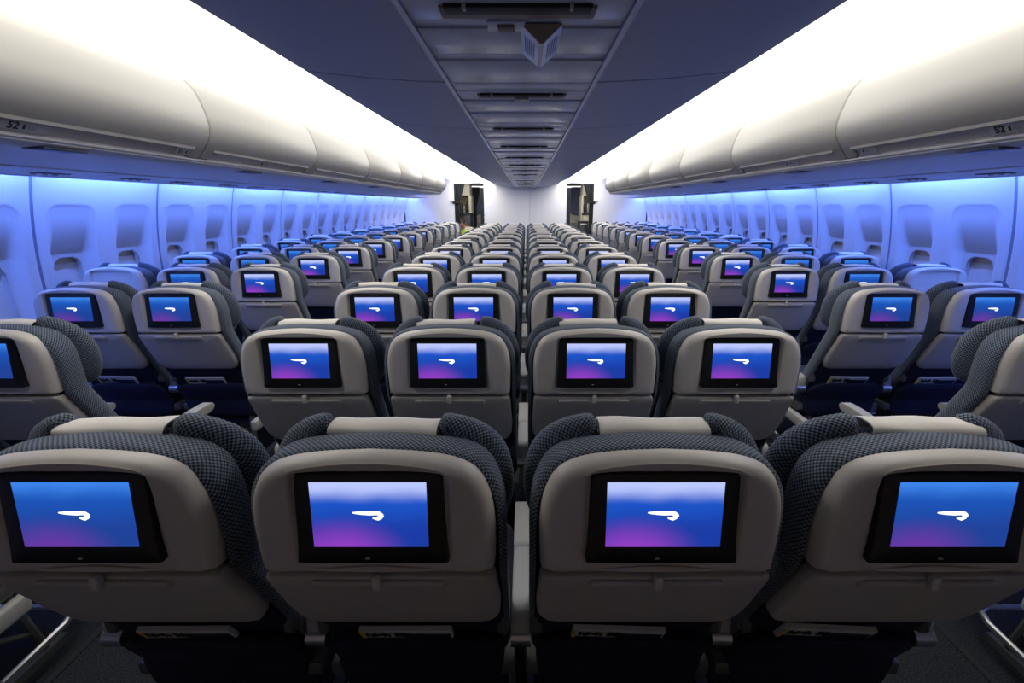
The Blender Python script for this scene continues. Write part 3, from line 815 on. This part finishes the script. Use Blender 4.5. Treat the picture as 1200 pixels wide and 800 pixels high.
M = {}
M['upper_shell'] = upper_shell()
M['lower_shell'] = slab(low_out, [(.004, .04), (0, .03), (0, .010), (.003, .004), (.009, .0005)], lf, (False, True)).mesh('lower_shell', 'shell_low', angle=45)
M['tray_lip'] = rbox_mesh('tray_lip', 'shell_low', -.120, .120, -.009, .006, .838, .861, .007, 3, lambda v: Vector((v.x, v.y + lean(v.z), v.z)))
M['tray_latch'] = rbox_mesh('tray_latch', 'shell', -.008, .008, -.012, .004, .850, .880, .005, 3)
M['back_cushion'] = slab(cush_out, [(.012, .030), (.002, .036), (0, .050), (0, .085), (.006, .108), (.018, .122), (.034, .128)], lf, (False, True), (0, .010)).mesh('back_cushion', 'fabric', angle=80)
def wing(sx):
    o = smooth_outline([(sx * x, z) for x, z in wing_half], 48, 2)
    f = lambda x, z: 0.34 * max(0, abs(x) - 0.13)
    return slab(o, [(.022, .100), (.010, .103), (.002, .112), (0, .124), (.002, .138), (.010, .150), (.024, .156)], f, (True, True), (-.006, .006)).mesh('headrest_wing', 'fabric', angle=80)
M['wing_l'], M['wing_r'] = wing(-1), wing(1)
hp = smooth_outline(sym([(0, .90), (.105, .90), (.115, .93), (.115, 1.06), (.10, 1.090), (0, 1.098)]), 40, 2)
M['headrest'] = slab(hp, [(.014, .108), (.003, .114), (0, .126), (.004, .148), (.016, .158)], caps=(True, True)).mesh('headrest', 'fabric', angle=80)
def towel(k):
    rr = random.Random(k); b = MB()
    prof = [(.092, 1.092), (.0925, 1.100), (.094, 1.106), (.100, 1.1115), (.114, 1.114), (.135, 1.113), (.154, 1.107), (.164, 1.093), (.167, 1.08), (.168, 1.0), (.168, .95)]
    nx = 14; F = []; G = []
    for i, (y, z) in enumerate(prof):
        ra, rb_ = [], []
        for j in range(nx + 1):
            u = j / nx; x = -.100 + .200 * u
            wv = 0.0012 * math.sin(u * 9 + i * .5 + k) + (0.004 * (u - .5) * (1 if k % 2 else -1) if i < 3 else 0)
            ra.append((x, y + wv * .6, z + wv)); rb_.append((x, y + wv * .6 + .0025 * (1 if i < 4 else (0 if i < 6 else -1)), z + wv - .0025 * (1 if 2 < i < 7 else 0)))
        F.append(ra); G.append(rb_)
    b.loft(F, False, False, closed=False); b.loft(G, False, False, closed=False)
    for S in (0, -1): b.quadstrip(F[S], G[S], False)
    b.quadstrip([r[0] for r in F], [r[0] for r in G], False); b.quadstrip([r[-1] for r in F], [r[-1] for r in G], False)
    return b.mesh('headrest_cover', 'towel', angle=70)
TOWELS = [towel(k) for k in range(4)]
# screen: tilted bezel, display, logo
def scr(v):                                 # (x, depth, z) in screen plane -> seat space, tilted back at the top
    t = (v[2] - ZC); return (v[0], v[1] + 0.004 + t * 0.105, v[2])
bz = smooth_outline(sym([(0, .9085), (.126, .9085), (.1305, .911), (.1295, .918), (.1265, .945), (.1245, 1.065), (.1235, 1.074), (.116, 1.0775), (0, 1.0785)]), 80, 2)
M['screen'] = slab(bz, [(.0, .014), (0, -.001), (.0015, -.0040), (.004, -.005)], lambda x, z: 0.004 + (z - ZC) * 0.105, (False, True)).mesh('screen', 'bezel', angle=40)
def display(mat):
    b = MB(); x0, x1, z0, z1 = -.0975, .0975, ZC - .057, ZC + .061; d = -.0058
    b.face([scr((x0, d, z0)), scr((x1, d, z0)), scr((x1, d, z1)), scr((x0, d, z1))], [(0, 0), (1, 0), (1, 1), (0, 1)])
    me = b.mesh('display', mat, smooth=False, fix=False); return me
M['display_bright'], M['display_deep'] = display('display_bright'), display('display_deep')
lg = [(465, 320), (472, 315), (510, 312), (560, 310), (640, 308), (685, 313), (708, 328), (714, 345), (700, 364), (668, 379), (645, 372), (622, 362), (630, 354), (655, 352), (672, 343), (660, 338), (600, 340), (540, 336), (490, 330), (470, 325)]
b = MB(); b.face([scr(((px - 600) * .000213, -.0066, ZC + .002 - (py - 340) * .000245)) for px, py in reversed(lg)])
M['screen_logo'] = b.mesh('screen_logo', 'logo', smooth=False)
M['power_light'] = rbox_mesh('power_light', 'binstrip', -.012, -.004, -.012, -.008, .919, .922, .0008, 1)
# lower parts
bpo = resample(sym([(0, .26), (.200, .26), (.207, .30), (.207, .66), (0, .66)]), 60)
M['back_panel'] = slab(bpo, [(.0, .040), (0, .030), (.004, .026)], lf, (False, True)).mesh('back_panel', 'pocket')
poo = resample(sym([(0, .315), (.165, .315), (.195, .335), (.207, .40), (.205, .495), (.165, .533), (.10, .538), (0, .536)]), 70)
M['pocket'] = slab(poo, [(.0, .022), (0, .004), (.003, -.003), (.010, -.007)], lf, (False, True), (0, -.012)).mesh('pocket', 'pocket')
so = smooth_outline(sym([(0, .385), (.20, .385), (.225, .41), (.225, .45), (.20, .475), (0, .482)]), 48, 2)
M['seat_cushion'] = slab(so, [(.03, .24), (.008, .25), (0, .27), (0, .62), (.01, .66), (.03, .67)], caps=(True, True)).mesh('seat_cushion', 'fabric_plain', angle=80)
M['seat_pan'] = rbox_mesh('seat_pan', 'legmetal', -.235, .235, .22, .60, .345, .388, .01, 2)
def leg_mesh():
    b = MB(); b.tube([(0, .24, .36), (0, .20, .02)], [.016, .013], 8); b.tube([(0, .50, .36), (0, .56, .02)], [.016, .013], 8)
    b.tube([(0, .245, .34), (0, .53, .12)], .010, 8); b.box(-.018, .018, .16, .62, 0.0, .028); b.box(-.006, .006, .22, .36, .20, .35)
    return b.mesh('leg', 'legmetal')
M['leg'] = leg_mesh()
M['baggage_bar'] = MB().tube([(-.22, .38, .10), (-.22, .58, .11), (-.205, .625, .115), (-.17, .64, .118), (.17, .64, .118), (.205, .625, .115), (.22, .58, .11), (.22, .38, .10)], .011, 8).mesh('baggage_bar', 'metal')
# armrest (at x = 0, attached beside the seat)
def arm():
    o = smooth_outline([(.44, .530), (.44, .572), (.62, .572), (.645, .560), (.645, .540), (.62, .522)], 36, 2)
    return slab([(a, z) for a, z in o], [(.006, -.0235), (.0015, -.0225), (0, -.019), (0, .019), (.0015, .0225), (.006, .0235)])
def swap(me):                                # outline was laid in (x=a,z); turn it so that a runs along y
    for v in me.vertices: v.co = Vector((v.co.y, v.co.x, v.co.z))
    me.flip_normals(); return me
M['armrest'] = swap(arm().mesh('armrest', 'armcap', angle=50))
o = smooth_outline([(.20, .50), (.205, .556), (.225, .570), (.437, .570), (.437, .530), (.36, .515), (.27, .49), (.25, .47), (.22, .47)], 40, 1)
M['arm_base'] = swap(slab(o, [(.004, -.0225), (0, -.019), (0, .019), (.004, .0225)]).mesh('arm_base', 'armgrey', angle=50))
M['arm_pivot'] = MB().tube([(-.024, .215, .49), (.024, .215, .49)], .026, 16).mesh('arm_pivot', 'metal')
M['hinge'] = rbox_mesh('hinge', 'legmetal', -.014, .014, .165, .215, .545, .600, .010, 3)
M['side_rail'] = rbox_mesh('side_rail', 'armcap', -.018, .018, .10, .50, .27, .335, .012, 3)

proto = empty('economy_seat')
def P_(name, key, parent=proto, loc=None): 
    o = link(name, M[key], parent, loc); KIDS.setdefault(parent.name, []).append(o); return o
P_('upper_shell', 'upper_shell'); P_('lower_shell', 'lower_shell'); P_('tray_lip', 'tray_lip'); P_('tray_latch', 'tray_latch')
P_('back_cushion', 'back_cushion'); P_('headrest', 'headrest'); P_('headrest_wing', 'wing_l'); P_('headrest_wing', 'wing_r')
P_('back_panel', 'back_panel'); P_('pocket', 'pocket'); P_('seat_cushion', 'seat_cushion'); P_('seat_pan', 'seat_pan')
P_('leg', 'leg', loc=(-.15, 0, 0)); P_('leg', 'leg', loc=(.15, 0, 0)); P_('baggage_bar', 'baggage_bar')
P_('hinge', 'hinge', loc=(.206, 0, 0)); P_('hinge', 'hinge', loc=(-.206, 0, 0))
PARTS = [(o.name.split('.')[0], o.data, o.location.copy()) for o in KIDS[proto.name]]
for o in KIDS[proto.name]: bpy.data.objects.remove(o)
bpy.data.objects.remove(proto); KIDS = {}

ROW0, PITCH = 0.649, 0.785
ROWW = ['nearest', 'second', 'third', 'fourth', 'fifth', 'sixth', 'seventh', 'eighth', 'ninth', 'tenth', 'eleventh', 'twelfth', 'thirteenth', 'fourteenth']
def armrest(parent, x):
    a = link('armrest', M['armrest'], parent, (x, 0, 0))
    link('arm_base', M['arm_base'], a); link('arm_pivot', M['arm_pivot'], a); return a
def make_seat(x, y, row, label, group, bright=True, screen=True, arms=(-.245,), cover=True, rail=None, wob=0.0):
    t = empty('economy_seat', (x, y, 0), wob)
    tag(t, label, 'seat', group)
    far = row >= 7
    for nm, me, loc in PARTS:
        if far and nm in ('tray_latch', 'hinge', 'baggage_bar', 'pocket'): continue
        link(nm, me, t, loc)
    if screen:
        s = link('screen', M['screen'], t)
        tag(s, 'black framed seat-back video screen')
        link('display', M['display_bright' if bright else 'display_deep'], s); link('screen_logo', M['screen_logo'], s)
        if row < 4: link('power_light', M['power_light'], s)
    if cover:
        k = random.randrange(4)
        c = link('headrest_cover', TOWELS[k], t, (random.uniform(-.012, .012), 0, random.uniform(-.002, .003)))
        c.rotation_euler = (0, random.uniform(-.015, .015), random.uniform(-.03, .03)); tag(c, 'white cloth headrest cover')
    for ax in arms: armrest(t, ax)
    if rail is not None: link('side_rail', M['side_rail'], t, (rail, 0, 0))
    return t

CX = (-.737, -.245, .250, .7345)
CW = ('leftmost of four', 'second from left', 'second from right', 'rightmost of four')
mags = []
for r in range(13):
    y = ROW0 + r * PITCH
    for i, x in enumerate(CX):
        bright = not (r == 0 and i in (0, 3))
        arms = (-.245, .245) if i == 3 else (-.245,)
        t = make_seat(x, y, r, 'economy seat with lit screen, centre block, %s row from the camera, %s' % (ROWW[r], CW[i]), 'centre block economy seats', bright, True, arms)
        if r == 0: mags.append((t, 'nearest centre row, ' + CW[i], ((-.02, .0), (-.01, .0), (-.03, .02), (-.04, .04))[i]))
LX = {0: (-1.80,), 1: (-1.80, -2.29), 2: (-1.755, -2.245)}
RX = {0: (1.84,), 1: (1.84, 2.35), 2: (1.835, 2.345)}
for side, D, sg, x0 in (('left', LX, -1, -1.75), ('right', RX, 1, 1.765)):
    for r in range(14):
        y = ROW0 + r * PITCH
        xs = D.get(r) or tuple(x0 + sg * .49 * k for k in range(3))
        for k, x in enumerate(xs):
            where = 'beside the aisle' if k == 0 else ('beside the windows' if k == len(xs) - 1 else 'in the middle')
            blank = (r == 3 and k == 2)
            arms = [sg * .245] + ([-sg * .245] if k == 0 else [])
            t = make_seat(x, y, r, 'economy seat with %s, %s-hand block, %s row from the camera, %s' % ('blank back' if blank else 'lit screen', side, ROWW[r], where),
                          '%s-hand block economy seats' % side, r > 2 and k == 0, not blank, arms, rail=(-sg * .235 if k == 0 else None))
            if r == 2: mags.append((t, '%s-hand third row, %s' % (side, where), (-.03, .0) if k else (-.02, .01)))

# magazines in the seat pockets
mg_pages = rbox_mesh('pages', 'paper', -.105, .105, -.006, .006, 0, .27, .001, 1)
mg_pic = rbox_mesh('cover_picture', 'printnavy', -.005, .100, -.0068, -.006, .02, .252, .0002, 1)
mg_low = rbox_mesh('cover_picture', 'printnavy', -.100, -.005, -.0068, -.006, .02, .225, .0002, 1)
mg_spine = rbox_mesh('spine_stripe', 'printyellow', -.105, -.097, -.0069, -.006, 0, .268, .0002, 1)
title = text_mesh('title', 'high life', .034, 'printblack', .0022)
for t, wh, (dx, rot) in mags:
    e = empty('magazine', (0, 0, 0)); tag(e, 'magazine in seat pocket, ' + wh, 'magazine', 'magazines in the seat pockets')
    link('pages', mg_pages, e); link('cover_picture', mg_pic, e); link('cover_picture', mg_low, e); link('spine_stripe', mg_spine, e)
    tt = link('title', title, e, (-.092, -.0074, .236)); tt.rotation_euler = (R(90), 0, 0)
    z = .338
    e.location = (t.location.x + dx, t.location.y + .48 * (SPLIT - z) + .012, z + random.uniform(0, .006))
    e.rotation_euler = (math.atan(.48), rot + random.uniform(-.02, .02), 0)

# a few seat backs of the next cabin, seen through the doorways
for side, sg in (('left', -1), ('right', 1)):
    for k in range(3):
        t = empty('cabin_seat', (sg * (1.42 - .0 * k), 14.3 + k * .8, 0.10)); tag(t, 'grey seat of the next cabin seen through %s doorway, %s' % (side, ('nearest', 'second', 'third')[k]), 'seat', 'next cabin seats by %s door' % side)
        for nm, me, loc in PARTS:
            if nm in ('upper_shell', 'lower_shell', 'back_cushion', 'headrest', 'headrest_wing', 'back_panel', 'seat_cushion', 'seat_pan', 'leg'): 
                q = link(nm, me, t, loc)
                if nm == 'leg': q.location.z -= 0.10; q.scale.z = 1.28
print('objects', len(bpy.data.objects), 'tris', sum(len(m.polygons) for m in bpy.data.meshes))
